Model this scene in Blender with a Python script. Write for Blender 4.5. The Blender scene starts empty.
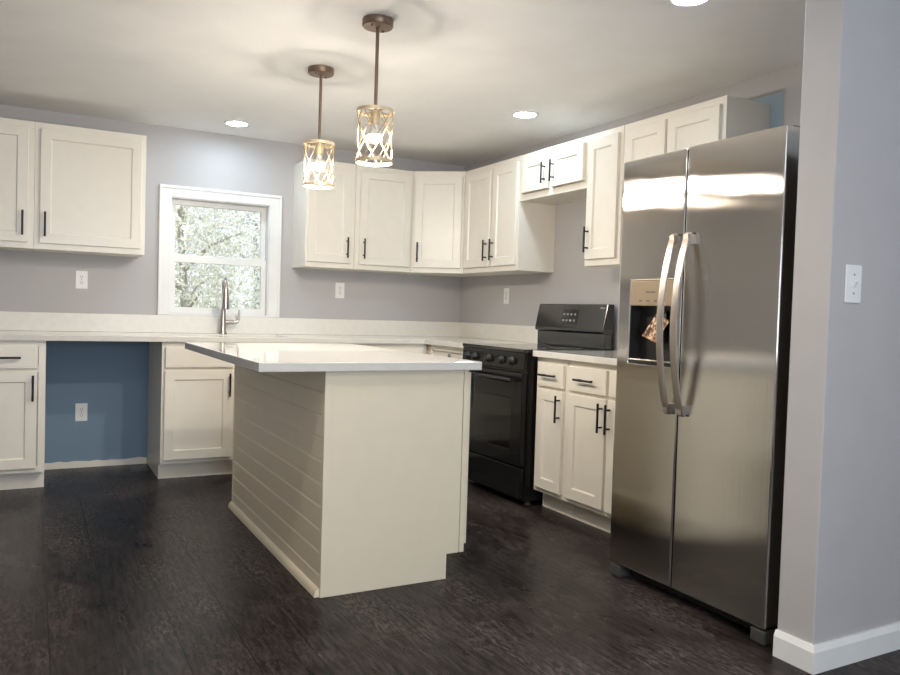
import bpy, bmesh, math, random
from mathutils import Vector, Matrix
random.seed(7)
S = bpy.context.scene
COL = S.collection
PI = math.pi

# ------------------------------------------------------------------ camera
cam_d = bpy.data.cameras.new('camera')
cam = bpy.data.objects.new('camera', cam_d)
COL.objects.link(cam)
YAW, PITCH, ROLL, FPX = 0.4965, -0.0325, 0.0307, 775.26
f = Vector((math.sin(YAW)*math.cos(PITCH), math.cos(YAW)*math.cos(PITCH), math.sin(PITCH)))
rt = Vector((math.cos(YAW), -math.sin(YAW), 0))
up = rt.cross(f)
r2 = rt*math.cos(ROLL) + up*math.sin(ROLL)
u2 = -rt*math.sin(ROLL) + up*math.cos(ROLL)
cam.matrix_world = Matrix(((r2.x, u2.x, -f.x, -3.1921), (r2.y, u2.y, -f.y, -5.7269), (r2.z, u2.z, -f.z, 1.1174), (0, 0, 0, 1)))
cam_d.sensor_fit = 'HORIZONTAL'
cam_d.sensor_width = 36.0
cam_d.lens = FPX*36.0/900.0
cam_d.clip_start = 0.05
S.camera = cam

# ------------------------------------------------------------------ world, exposure, daylight
W = bpy.data.worlds.new('world')
S.world = W
W.use_nodes = True
bg = W.node_tree.nodes['Background']
bg.inputs['Color'].default_value = (0.86, 0.93, 1.0, 1)
bg.inputs['Strength'].default_value = 1.9
S.view_settings.view_transform = 'Standard'
S.view_settings.look = 'None'
S.view_settings.gamma = 1.0
S.view_settings.exposure = 0.23
S.view_settings.use_curve_mapping = False
S.cycles.use_denoising = True
S.cycles.max_bounces = 10
S.cycles.diffuse_bounces = 6
S.cycles.glossy_bounces = 5
S.cycles.sample_clamp_indirect = 4.0
S.cycles.caustics_reflective = False
S.cycles.caustics_refractive = False

CAN_STRENGTH = 122.0
WARM_STRENGTH = 235.0
WARM_COLOR = (1.0, 0.90, 0.74)
CAN_COLOR = (0.71, 0.865, 1.0)
BULB_STRENGTH = 1500.0
BULB_COLOR = (1.0, 0.895, 0.765)

def area_light(name, loc, rot, sx, sy, power, color):
    l = bpy.data.lights.new(name, 'AREA')
    l.shape = 'RECTANGLE'; l.size = sx; l.size_y = sy; l.energy = power; l.color = color
    o = bpy.data.objects.new(name, l); COL.objects.link(o)
    o.location = loc; o.rotation_euler = rot
    return o
# added area lamp standing in for daylight, in front of the unseen rear window
area_light('added_rear_daylight', (-2.45, -8.08, 1.35), (PI/2+0.60, 0, 0), 1.9, 1.3, 92.0, (0.78, 0.87, 1.0))

# ------------------------------------------------------------------ materials
def pmat(name, col, rough=0.5, metal=0.0, noise=0.0, nscale=40.0, bump=0.0, bscale=200.0, spec=0.5, aniso=0.0, coat=0.0, stretch=None):
    m = bpy.data.materials.new(name); m.use_nodes = True
    nt = m.node_tree; N = nt.nodes; L = nt.links
    b = N['Principled BSDF']
    b.inputs['Base Color'].default_value = (*col, 1)
    b.inputs['Roughness'].default_value = rough
    b.inputs['Metallic'].default_value = metal
    b.inputs['Specular IOR Level'].default_value = spec
    b.inputs['Anisotropic'].default_value = aniso
    b.inputs['Coat Weight'].default_value = coat
    tc = N.new('ShaderNodeTexCoord')
    src = tc.outputs['Object']
    if stretch:
        mp = N.new('ShaderNodeMapping'); mp.inputs['Scale'].default_value = stretch
        L.new(src, mp.inputs['Vector']); src = mp.outputs['Vector']
    if noise > 0:
        n = N.new('ShaderNodeTexNoise'); n.inputs['Scale'].default_value = nscale; n.inputs['Detail'].default_value = 5
        L.new(src, n.inputs['Vector'])
        r = N.new('ShaderNodeValToRGB')
        r.color_ramp.elements[0].position = 0.3; r.color_ramp.elements[1].position = 0.7
        r.color_ramp.elements[0].color = (*[c*(1-noise) for c in col], 1)
        r.color_ramp.elements[1].color = (*[min(1, c*(1+noise)) for c in col], 1)
        L.new(n.outputs['Fac'], r.inputs['Fac']); L.new(r.outputs['Color'], b.inputs['Base Color'])
    if bump > 0:
        n2 = N.new('ShaderNodeTexNoise'); n2.inputs['Scale'].default_value = bscale; n2.inputs['Detail'].default_value = 3
        L.new(src, n2.inputs['Vector'])
        bp = N.new('ShaderNodeBump'); bp.inputs['Strength'].default_value = bump; bp.inputs['Distance'].default_value = 0.002
        L.new(n2.outputs['Fac'], bp.inputs['Height']); L.new(bp.outputs['Normal'], b.inputs['Normal'])
    return m

def emat(name, col, strength):
    m = bpy.data.materials.new(name); m.use_nodes = True
    nt = m.node_tree
    b = nt.nodes['Principled BSDF']
    b.inputs['Base Color'].default_value = (*col, 1)
    b.inputs['Emission Color'].default_value = (*col, 1)
    b.inputs['Emission Strength'].default_value = strength
    return m

M = {}
WALL = (0.47, 0.455, 0.455)
OLD = (0.17, 0.255, 0.35)
M['wall'] = pmat('wall_paint', WALL, 0.6, noise=0.025, nscale=6, bump=0.15, bscale=180)

def wall_patch_mat(name, boxes, col2):
    """wall paint with areas of older blue paint left inside axis aligned boxes"""
    m = pmat(name, WALL, 0.6, bump=0.15, bscale=180)
    nt = m.node_tree; N = nt.nodes; L = nt.links
    b = N['Principled BSDF']
    g = N.new('ShaderNodeNewGeometry')
    sep = N.new('ShaderNodeSeparateXYZ'); L.new(g.outputs['Position'], sep.inputs[0])
    tot = None
    def math_(op, a, bb):
        n = N.new('ShaderNodeMath'); n.operation = op
        for i, q in enumerate((a, bb)):
            if isinstance(q, (int, float)): n.inputs[i].default_value = q
            else: L.new(q, n.inputs[i])
        return n.outputs[0]
    for (ax, a0, a1, z0, z1) in boxes:
        c = sep.outputs['XYZ'.index(ax)]
        z = sep.outputs[2]
        v = math_('MULTIPLY', math_('MULTIPLY', math_('GREATER_THAN', c, a0), math_('LESS_THAN', c, a1)),
                  math_('MULTIPLY', math_('GREATER_THAN', z, z0), math_('LESS_THAN', z, z1)))
        tot = v if tot is None else math_('MAXIMUM', tot, v)
    mix = N.new('ShaderNodeMix'); mix.data_type = 'RGBA'
    mix.inputs['A'].default_value = (*WALL, 1); mix.inputs['B'].default_value = (*col2, 1)
    L.new(tot, mix.inputs['Factor']); L.new(mix.outputs['Result'], b.inputs['Base Color'])
    return m
M['wall_back'] = wall_patch_mat('back_wall_paint', [('X', -3.3, -2.3, -1, 0.879)], OLD)
M['wall_right'] = wall_patch_mat('right_wall_paint', [('Y', -3.145, -2.9, 1.6, 2.235)], (0.44, 0.55, 0.64))
M['ceiling'] = pmat('ceiling_paint', (0.88, 0.875, 0.865), 0.7, noise=0.02, nscale=5, bump=0.35, bscale=60)
M['trim'] = pmat('white_trim_paint', (0.80, 0.80, 0.78), 0.35, noise=0.02, nscale=8)
M['cab'] = pmat('cream_white_cabinet_paint', (0.80, 0.758, 0.672), 0.32, noise=0.015, nscale=12)
M['isl'] = pmat('island_cream_paint', (0.84, 0.748, 0.575), 0.38, noise=0.015, nscale=12)
M['inside'] = pmat('raw_plywood', (0.52, 0.40, 0.26), 0.6, noise=0.15, nscale=20, stretch=(1, 1, 6))
M['quartz'] = pmat('white_quartz', (0.72, 0.70, 0.655), 0.03, noise=0.03, nscale=25, spec=0.6)
M['quartz_splash'] = pmat('honed_white_quartz', (0.79, 0.765, 0.71), 0.4, noise=0.03, nscale=25)
M['black_metal'] = pmat('matte_black_metal', (0.012, 0.012, 0.013), 0.4, metal=0.3)
M['bronze'] = pmat('bronze_brown_metal', (0.21, 0.145, 0.10), 0.38, metal=0.55)
M['wire_gold'] = pmat('antique_gold_wire', (0.42, 0.31, 0.17), 0.45, metal=0.85)
M['champagne'] = pmat('champagne_metal', (0.66, 0.54, 0.36), 0.42, metal=0.5, noise=0.12, nscale=90)
M['handle_steel'] = pmat('satin_handle_steel', (0.40, 0.36, 0.32), 0.36, metal=1.0)
M['nickel'] = pmat('brushed_nickel', (0.50, 0.46, 0.42), 0.28, metal=1.0)
M['steel_sink'] = pmat('sink_steel', (0.55, 0.55, 0.55), 0.3, metal=1.0)
M['range_black'] = pmat('black_enamel', (0.009, 0.0085, 0.0085), 0.09, spec=0.22, noise=0.05, nscale=30)
M['gloss_black'] = pmat('gloss_black_enamel', (0.012, 0.0115, 0.011), 0.16, spec=0.8)
M['glass_black'] = pmat('black_ceramic_glass', (0.008, 0.008, 0.008), 0.05, spec=0.7)
M['dark_plastic'] = pmat('charcoal_plastic', (0.022, 0.021, 0.020), 0.45)
M['grey_plastic'] = pmat('grey_plastic', (0.16, 0.15, 0.14), 0.45)
M['foot_grey'] = pmat('dark_grey_plastic', (0.06, 0.058, 0.055), 0.45)
M['case'] = pmat('fridge_dark_case', (0.055, 0.053, 0.050), 0.42, bump=0.2, bscale=300)
M['plate'] = pmat('white_plastic', (0.80, 0.80, 0.78), 0.35)
M['slot'] = pmat('dark_slot', (0.02, 0.02, 0.02), 0.6)
M['wire'] = pmat('oven_rack_wire', (0.75, 0.73, 0.70), 0.3, metal=0.2)
M['oven_in'] = pmat('oven_enamel', (0.78, 0.66, 0.63), 0.5, noise=0.1, nscale=60)
M['panel_tan'] = pmat('dispenser_control_face', (0.47, 0.37, 0.26), 0.3, metal=0.6)
M['can'] = emat('downlight_lens', CAN_COLOR, CAN_STRENGTH)
M['can_added'] = emat('added_downlight_lens', WARM_COLOR, WARM_STRENGTH)
M['bulb'] = emat('warm_bulb', BULB_COLOR, BULB_STRENGTH)
M['display'] = pmat('display_dark', (0.004, 0.004, 0.005), 0.08)
M['print'] = pmat('grey_print', (0.30, 0.30, 0.30), 0.5)

# brushed stainless: vertical brushing, so highlights smear sideways
def steel_mat():
    m = pmat('brushed_stainless', (0.56, 0.535, 0.50), 0.14, metal=1.0)
    nt = m.node_tree; N = nt.nodes; L = nt.links; b = N['Principled BSDF']
    tc = N.new('ShaderNodeTexCoord')
    mp = N.new('ShaderNodeMapping'); mp.inputs['Scale'].default_value = (220, 220, 1.2)
    n = N.new('ShaderNodeTexNoise'); n.inputs['Scale'].default_value = 1.0; n.inputs['Detail'].default_value = 3
    L.new(tc.outputs['Object'], mp.inputs[0]); L.new(mp.outputs[0], n.inputs['Vector'])
    b1 = N.new('ShaderNodeBump'); b1.inputs['Strength'].default_value = 0.16; b1.inputs['Distance'].default_value = 0.001
    L.new(n.outputs['Fac'], b1.inputs['Height'])
    n2 = N.new('ShaderNodeTexNoise'); n2.inputs['Scale'].default_value = 5.0; n2.inputs['Detail'].default_value = 1
    L.new(tc.outputs['Object'], n2.inputs['Vector'])
    b2 = N.new('ShaderNodeBump'); b2.inputs['Strength'].default_value = 0.11; b2.inputs['Distance'].default_value = 0.012
    L.new(n2.outputs['Fac'], b2.inputs['Height']); L.new(b1.outputs['Normal'], b2.inputs['Normal'])
    L.new(b2.outputs['Normal'], b.inputs['Normal'])
    tg = N.new('ShaderNodeTangent'); tg.direction_type = 'RADIAL'; tg.axis = 'Z'
    gl = N.new('ShaderNodeBsdfAnisotropic'); gl.distribution = 'BECKMANN'
    gl.inputs['Color'].default_value = (0.67, 0.64, 0.60, 1)
    gl.inputs['Roughness'].default_value = 0.165; gl.inputs['Anisotropy'].default_value = -0.7
    L.new(tg.outputs['Tangent'], gl.inputs['Tangent']); L.new(b2.outputs['Normal'], gl.inputs['Normal'])
    L.new(gl.outputs[0], N['Material Output'].inputs['Surface'])
    N.remove(b)
    return m
M['steel'] = steel_mat()

def floor_mat():
    m = pmat('dark_wood_vinyl_plank', (0.03, 0.027, 0.026), 0.35, spec=0.14)
    nt = m.node_tree; N = nt.nodes; L = nt.links; b = N['Principled BSDF']
    tc = N.new('ShaderNodeTexCoord')
    mp = N.new('ShaderNodeMapping'); mp.inputs['Rotation'].default_value = (0, 0, PI/2)
    mp.inputs['Location'].default_value = (0.31, -2.573+0.19*14, 0)
    L.new(tc.outputs['Object'], mp.inputs[0])
    # rotated: u runs along world y, v across planks
    br = N.new('ShaderNodeTexBrick')
    br.inputs['Scale'].default_value = 1.0
    br.inputs['Brick Width'].default_value = 1.22; br.inputs['Row Height'].default_value = 0.19
    br.inputs['Mortar Size'].default_value = 0.0022; br.inputs['Mortar Smooth'].default_value = 0.2
    br.offset = 0.37; br.offset_frequency = 2
    br.inputs['Color1'].default_value = (0.0, 0.0, 0.0, 1); br.inputs['Color2'].default_value = (1, 1, 1, 1)
    br.inputs['Mortar'].default_value = (0.5, 0.5, 0.5, 1)
    L.new(mp.outputs[0], br.inputs['Vector'])
    def mth(op, a, c):
        n = N.new('ShaderNodeMath'); n.operation = op
        for i, q in enumerate((a, c)):
            if isinstance(q, (int, float)): n.inputs[i].default_value = q
            else: L.new(q, n.inputs[i])
        return n.outputs[0]
    def noise(scale, detail, rough, sc=1.0):
        mg = N.new('ShaderNodeMapping'); mg.inputs['Scale'].default_value = scale
        L.new(tc.outputs['Object'], mg.inputs[0])
        n = N.new('ShaderNodeTexNoise'); n.inputs['Scale'].default_value = sc; n.inputs['Detail'].default_value = detail; n.inputs['Roughness'].default_value = rough
        L.new(mg.outputs[0], n.inputs['Vector']); return n.outputs['Fac']
    def rng(v, a, b_, lo=0.0, hi=1.0):
        n = N.new('ShaderNodeMapRange'); n.interpolation_type = 'SMOOTHSTEP'
        for k, q in zip(('From Min', 'From Max', 'To Min', 'To Max'), (a, b_, lo, hi)): n.inputs[k].default_value = q
        L.new(v, n.inputs['Value']); return n.outputs[0]
    def mixc(f_, A, B):
        n = N.new('ShaderNodeMix'); n.data_type = 'RGBA'
        L.new(f_, n.inputs['Factor'])
        for k, q in (('A', A), ('B', B)):
            if isinstance(q, tuple): n.inputs[k].default_value = (*q, 1)
            else: L.new(q, n.inputs[k])
        return n.outputs['Result']
    fine = noise((60, 7, 1), 7, 0.72)          # wood grain along the planks
    cloud = noise((3.2, 1.6, 1), 5, 0.6)       # worn, lighter areas
    speck = noise((85, 26, 1), 4, 0.7)        # limed pores
    sb = N.new('ShaderNodeSeparateColor'); L.new(br.outputs['Color'], sb.inputs[0])
    g1 = mixc(rng(fine, 0.38, 0.66), (0.0022, 0.0016, 0.0016), (0.050, 0.037, 0.0355))
    lim = mth('MULTIPLY', rng(cloud, 0.42, 0.66), rng(speck, 0.42, 0.66))
    lim2 = mth('MULTIPLY', lim, 0.68)
    g2 = mixc(lim2, g1, (0.20, 0.168, 0.158))
    pv = mth('MULTIPLY', sb.outputs[0], 0.45)
    g3 = mixc(pv, g2, (0.0160, 0.0118, 0.0116))
    seam = mixc(br.outputs['Fac'], g3, (0.004, 0.0035, 0.0035))
    L.new(seam, b.inputs['Base Color'])
    rr = N.new('ShaderNodeMapRange'); rr.inputs['From Min'].default_value = 0.3; rr.inputs['From Max'].default_value = 0.7
    rr.inputs['To Min'].default_value = 0.22; rr.inputs['To Max'].default_value = 0.45
    L.new(cloud, rr.inputs['Value']); L.new(rr.outputs[0], b.inputs['Roughness'])
    bp = N.new('ShaderNodeBump'); bp.inputs['Strength'].default_value = 0.25; bp.inputs['Distance'].default_value = 0.002
    h = mth('SUBTRACT', mth('MULTIPLY', fine, 0.6), br.outputs['Fac'])
    L.new(h, bp.inputs['Height']); L.new(bp.outputs['Normal'], b.inputs['Normal'])
    return m
M['floor'] = floor_mat()

def glass_mat():
    m = bpy.data.materials.new('clear_glass'); m.use_nodes = True
    nt = m.node_tree; N = nt.nodes; L = nt.links
    N.remove(N['Principled BSDF'])
    out = N['Material Output']
    t = N.new('ShaderNodeBsdfTransparent'); g = N.new('ShaderNodeBsdfGlossy'); g.inputs['Roughness'].default_value = 0.02
    mx = N.new('ShaderNodeMixShader'); fr = N.new('ShaderNodeFresnel'); fr.inputs['IOR'].default_value = 1.45
    L.new(fr.outputs[0], mx.inputs[0]); L.new(t.outputs[0], mx.inputs[1]); L.new(g.outputs[0], mx.inputs[2])
    L.new(mx.outputs[0], out.inputs[0])
    return m
M['glass'] = glass_mat()
def oven_glass():
    m = glass_mat(); m.name = 'smoked_oven_glass'
    for n in m.node_tree.nodes:
        if n.type == 'BSDF_TRANSPARENT': n.inputs['Color'].default_value = (0.88, 0.84, 0.84, 1)
        if n.type == 'FRESNEL': n.inputs['IOR'].default_value = 1.6
    return m
M['oven_glass'] = oven_glass()
M['leaf'] = pmat('pale_leaves', (0.67, 0.67, 0.61), 0.5, noise=0.4, nscale=12)
M['leaf_y'] = pmat('yellow_leaves', (0.76, 0.73, 0.62), 0.5, noise=0.35, nscale=16)
M['leaf_w'] = pmat('silver_leaves', (0.70, 0.71, 0.74), 0.5, noise=0.4, nscale=14)
M['bark'] = pmat('grey_bark', (0.42, 0.38, 0.34), 0.8, noise=0.3, nscale=20)
M['lawn'] = pmat('lawn', (0.20, 0.24, 0.10), 0.9, noise=0.4, nscale=8)
M['shed'] = pmat('blue_grey_siding', (0.32, 0.36, 0.46), 0.6, noise=0.05, nscale=9)

# ------------------------------------------------------------------ mesh helpers
class MB:
    def __init__(s): s.v = []; s.f = []
    def add(s, vs, fs):
        o = len(s.v); s.v += [tuple(p) for p in vs]; s.f += [tuple(i+o for i in q) for q in fs]; return s
    def box(s, x0, x1, y0, y1, z0, z1):
        x0, x1 = sorted((x0, x1)); y0, y1 = sorted((y0, y1)); z0, z1 = sorted((z0, z1))
        return s.add([(x0,y0,z0),(x1,y0,z0),(x1,y1,z0),(x0,y1,z0),(x0,y0,z1),(x1,y0,z1),(x1,y1,z1),(x0,y1,z1)],
                     [(3,2,1,0),(4,5,6,7),(0,1,5,4),(1,2,6,5),(2,3,7,6),(3,0,4,7)])
    def prism(s, pts, axis, a0, a1):
        """extrude a 2D outline along an axis; pts in the two remaining axes in xyz order"""
        n = len(pts)
        def P(p, a):
            return {'x': (a, p[0], p[1]), 'y': (p[0], a, p[1]), 'z': (p[0], p[1], a)}[axis]
        vs = [P(p, a0) for p in pts] + [P(p, a1) for p in pts]
        fs = [tuple(range(n))[::-1], tuple(range(n, 2*n))] + [(i, (i+1) % n, (i+1) % n+n, i+n) for i in range(n)]
        return s.add(vs, fs)
    def tube(s, path, rad, seg=10, cap=True, flat=None):
        """sweep a circle (or an ellipse with flat=(a,b)) along a polyline"""
        pts = [Vector(p) for p in path]; n = len(pts)
        rad = rad if isinstance(rad, (list, tuple)) else [rad]*n
        vs = []; ref = None
        for i, p in enumerate(pts):
            t = (pts[min(i+1, n-1)]-pts[max(i-1, 0)]).normalized()
            if ref is None:
                ref = Vector((0, 0, 1)) if abs(t.z) < 0.9 else Vector((0, 1, 0))
            a = (ref-t*ref.dot(t)).normalized(); b = t.cross(a); ref = a
            for k in range(seg):
                w = 2*PI*k/seg
                vs.append(p+(a*math.cos(w)+b*math.sin(w))*rad[i])
        fs = []
        for i in range(n-1):
            for k in range(seg):
                k2 = (k+1) % seg
                fs.append((i*seg+k, i*seg+k2, (i+1)*seg+k2, (i+1)*seg+k))
        if cap:
            fs.append(tuple(range(seg))[::-1]); fs.append(tuple((n-1)*seg+k for k in range(seg)))
        return s.add(vs, fs)
    def lathe(s, prof, c, seg=32, axis='z', cap=True):
        """prof = [(r, h)], revolved about an axis through c"""
        vs = []
        for r, h in prof:
            for k in range(seg):
                w = 2*PI*k/seg; a = r*math.cos(w); b = r*math.sin(w)
                vs.append({'z': (c[0]+a, c[1]+b, c[2]+h), 'x': (c[0]+h, c[1]+a, c[2]+b), 'y': (c[0]+a, c[1]+h, c[2]+b)}[axis])
        n = len(prof); fs = []
        for i in range(n-1):
            for k in range(seg):
                k2 = (k+1) % seg
                fs.append((i*seg+k, i*seg+k2, (i+1)*seg+k2, (i+1)*seg+k))
        if cap:
            fs.append(tuple(range(seg))[::-1]); fs.append(tuple((n-1)*seg+k for k in range(seg)))
        return s.add(vs, fs)
    def slab(s, us, vs_, empty, w0, w1, ax):
        """flat plate made of grid cells, leaving out cells where empty(i,j)"""
        idx = {}; V = []; F = []
        def P(u, v, w):
            return {'xy': (u, v, w), 'xz': (u, w, v), 'yz': (w, u, v)}[ax]
        def g(i, j, k):
            q = (i, j, k)
            if q not in idx: idx[q] = len(V); V.append(P(us[i], vs_[j], (w0, w1)[k]))
            return idx[q]
        nu, nv = len(us)-1, len(vs_)-1
        full = lambda i, j: 0 <= i < nu and 0 <= j < nv and not empty(i, j)
        for i in range(nu):
            for j in range(nv):
                if not full(i, j): continue
                F.append((g(i,j,1), g(i+1,j,1), g(i+1,j+1,1), g(i,j+1,1)))
                F.append((g(i,j,0), g(i,j+1,0), g(i+1,j+1,0), g(i+1,j,0)))
                if not full(i, j-1): F.append((g(i,j,0), g(i+1,j,0), g(i+1,j,1), g(i,j,1)))
                if not full(i, j+1): F.append((g(i,j+1,1), g(i+1,j+1,1), g(i+1,j+1,0), g(i,j+1,0)))
                if not full(i-1, j): F.append((g(i,j,1), g(i,j+1,1), g(i,j+1,0), g(i,j,0)))
                if not full(i+1, j): F.append((g(i+1,j,0), g(i+1,j+1,0), g(i+1,j+1,1), g(i+1,j,1)))
        return s.add(V, F)
    def sphere(s, c, r, seg=24, rings=14, sz=1.0):
        prof = [(max(1e-4, r*math.sin(PI*i/rings)), -r*sz*math.cos(PI*i/rings)) for i in range(rings+1)]
        return s.lathe(prof, c, seg)
    def build(s, name, mat, parent=None, org=(0, 0, 0), bevel=0.0, smooth=False, seg=2):
        me = bpy.data.meshes.new(name)
        me.from_pydata([(p[0]-org[0], p[1]-org[1], p[2]-org[2]) for p in s.v], [], s.f)
        bm = bmesh.new(); bm.from_mesh(me); bmesh.ops.recalc_face_normals(bm, faces=bm.faces)
        bm.to_mesh(me); bm.free()
        me.materials.append(M[mat] if isinstance(mat, str) else mat)
        if smooth:
            me.shade_smooth(); me.set_sharp_from_angle(angle=math.radians(40))
        o = bpy.data.objects.new(name, me); COL.objects.link(o)
        if parent: o.parent = parent
        if bevel > 0:
            md = o.modifiers.new('bevel', 'BEVEL'); md.width = bevel; md.segments = seg
            md.limit_method = 'ANGLE'; md.angle_limit = math.radians(40)
        return o

def tag(o, label=None, cat=None, group=None, kind=None):
    if label: o['label'] = label
    if cat: o['category'] = cat
    if group: o['group'] = group
    if kind: o['kind'] = kind
    return o
def thing(name, label, cat, loc=(0, 0, 0), rz=0.0, group=None):
    o = bpy.data.objects.new(name, None); COL.objects.link(o)
    o.location = loc; o.rotation_euler = (0, 0, rz); o.empty_display_size = 0.1
    return tag(o, label, cat, group)
def struct(o): o['kind'] = 'structure'; return o
def copy_tree(o, parent=None):
    c = o.copy(); COL.objects.link(c); c.parent = parent
    for ch in [q for q in bpy.data.objects if q.parent == o and q != c]: copy_tree(ch, c)
    return c

# ------------------------------------------------------------------ the room
CEIL = 2.345
X0, X1, Y0 = -4.35, 2.2, -8.2
T = 0.15
NX, NY0, NY1 = -0.974, -4.139, -4.002       # the stub wall beside the fridge
WX0, WX1, WZ0, WZ1 = -2.343, -1.636, 1.038, 1.87  # kitchen window opening

struct(MB().box(X0-T, X1+T, Y0-T, T, -0.1, 0).build('floor', 'floor'))
struct(MB().box(X0-T, X1+T, Y0-T, T, CEIL, CEIL+0.1).build('ceiling', 'ceiling'))
wb = MB().slab([X0-T, WX0, WX1, T], [0, WZ0, WZ1, CEIL], lambda i, j: i == 1 and j == 1, 0, T, 'xz')
struct(wb.build('wall_back', 'wall_back'))
struct(MB().box(0, T, NY1, 0, 0, CEIL).build('wall_right', 'wall_right'))
struct(MB().box(NX, X1+T, NY0, NY1, 0, CEIL).build('wall_near', 'wall', bevel=0.004))
struct(MB().box(X1, X1+T, Y0, NY0, 0, CEIL).build('wall_far_right', 'wall'))
struct(MB().box(X0-T, X0, Y0, 0, 0, CEIL).build('wall_left', 'wall'))
rw = MB().slab([X0-T, -3.45, -1.45, X1+T], [0, 0.7, 2.05, CEIL], lambda i, j: i == 1 and j == 1, Y0-T, Y0, 'xz')
struct(rw.build('wall_rear', 'wall'))

def base_profile(t, h):
    return [(0, 0), (t, 0), (t, h*0.72), (t*0.55, h*0.86), (t*0.35, h), (0, h)]
# baseboard wrapping the stub wall: camera side and end
bbm = MB()
bt, bh = 0.016, 0.088
prof = [(bt, 0), (bt, bh*0.78), (bt*0.45, bh), (0, bh), (0, 0)]
def ring(t, z):  # corner-mitred path offset t from the wall
    return [(X1, NY0-t, z), (NX-t, NY0-t, z), (NX-t, NY1, z)]
rows = [ring(t, z) for t, z in prof]
vv = [p for r in rows for p in r]
ff = []
for i in range(len(rows)):
    j = (i+1) % len(rows)
    for k in range(2): ff.append((i*3+k, i*3+k+1, j*3+k+1, j*3+k))
ff.append(tuple(i*3 for i in range(len(rows)))); ff.append(tuple(i*3+2 for i in range(len(rows))))
struct(bbm.add(vv, ff).build('baseboard_near', 'trim'))

# rough old baseboard in the empty appliance bay
rb = MB(); n = 14; xa, xb = -3.108, -2.469
pts = []
for i in range(n+1):
    x = xa+(xb-xa)*i/n
    pts.append((x, 0.044+random.uniform(-0.006, 0.006)))
pts = [(xb, 0.0), (xa, 0.0)] + pts
rb.prism(pts, 'y', -0.012, -0.0005)
struct(rb.build('baseboard_back', 'cab'))

# window_1 over the sink
def make_window(name, x0, x1, z0, z1, yface, s, casing=True):
    """s = +1: outdoors lies at +y, s = -1: at -y"""
    w = bpy.data.objects.new(name, None); COL.objects.link(w); w.location = ((x0+x1)/2, yface, z0); struct(w)
    O = w.location[:]
    yy = lambda d: yface+s*d
    j = MB()
    j.slab([x0-0.0, x0+0.012, x1-0.012, x1], [z0, z0+0.012, z1-0.012, z1], lambda a, b: a == 1 and b == 1, yy(0.0), yy(T), 'xz')
    j.build('window_jamb', 'trim', w, O)
    if casing:
        c = MB(); cw = 0.073
        c.slab([x0-cw, x0+0.006, x1-0.006, x1+cw+0.008], [z0-0.0, z1-0.006, z1+cw], lambda a, b: a == 1 and b == 0, yy(-0.014), yy(-0.0005), 'xz')
        c.slab([x0-cw, x0-cw+0.02, x1+cw-0.012, x1+cw+0.008], [z0, z1+cw-0.02, z1+cw], lambda a, b: a == 1 and b == 0, yy(-0.022), yy(-0.014), 'xz')
        c.build('window_casing', 'trim', w, O, bevel=0.003)
    zm = z0+(z1-z0)*0.485
    xa, xb = x0+0.013, x1-0.013
    for nm, a0, a1, d0, d1, rail_b, rail_t in (('lower_sash', z0+0.013, zm+0.022, 0.045, 0.075, 0.045, 0.050), ('upper_sash', zm-0.015, z1-0.013, 0.077, 0.105, 0.045, 0.035)):
        st = 0.036
        m = MB().slab([xa, xa+st, xb-st, xb], [a0, a0+rail_b, a1-rail_t, a1], lambda a, b: a == 1 and b == 1, yy(d0), yy(d1), 'xz')
        sash = m.build(nm, 'trim', w, O, bevel=0.003)
        MB().box(xa+st-0.004, xb-st+0.004, yy((d0+d1)/2-0.002), yy((d0+d1)/2+0.002), a0+rail_b-0.004, a1-rail_t+0.004).build('glass_pane', 'glass', sash, O)
    MB().box((x0+x1)/2-0.03, (x0+x1)/2+0.03, yy(0.044), yy(0.06), zm+0.022, zm+0.034).build('sash_lock', 'trim', w, O, bevel=0.003)
    return w
make_window('window_1', WX0, WX1, WZ0, WZ1, 0.0, 1)
make_window('added_window_2', -3.45, -1.45, 0.7, 2.05, Y0, -1)  # unseen window, added to go with the daylight lamp behind the camera

# ------------------------------------------------------------------ cabinets
def door_mesh(x0, x1, z0, z1, yb, t=0.020, fw=0.058, rec=0.009, sl=0.006):
    m = MB(); yf = yb-t
    def rc(d, y): return [(x0+d, y, z0+d), (x1-d, y, z0+d), (x1-d, y, z1-d), (x0+d, y, z1-d)]
    c = 0.0025
    vs = rc(0, yb)+rc(0, yf+c)+rc(c, yf)+rc(fw, yf)+rc(fw+sl, yf+rec)
    fs = [(3, 2, 1, 0)]
    for k in range(4):
        for i in range(4):
            j = (i+1) % 4
            fs.append((k*4+i, k*4+j, (k+1)*4+j, (k+1)*4+i))
    fs.append((16, 17, 18, 19))
    return m.add(vs, fs)
def drawer_mesh(x0, x1, z0, z1, yb, t=0.020):
    return door_mesh(x0, x1, z0, z1, yb, t, fw=0.010, rec=-0.0008, sl=0.004)
def handle_mesh(x, z, yf, vertical=True, L=0.150, r=0.0062):
    m = MB(); so = 0.030; d = L/2-0.027
    if vertical:
        m.tube([(x, yf-so, z-L/2), (x, yf-so, z+L/2)], r, 12)
        for q in (-d, d): m.tube([(x, yf+0.0005, z+q), (x, yf-so, z+q)], r*0.8, 10)
    else:
        m.tube([(x-L/2, yf-so, z), (x+L/2, yf-so, z)], r, 12)
        for q in (-d, d): m.tube([(x+q, yf+0.0005, z), (x+q, yf-so, z)], r*0.8, 10)
    return m

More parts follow.
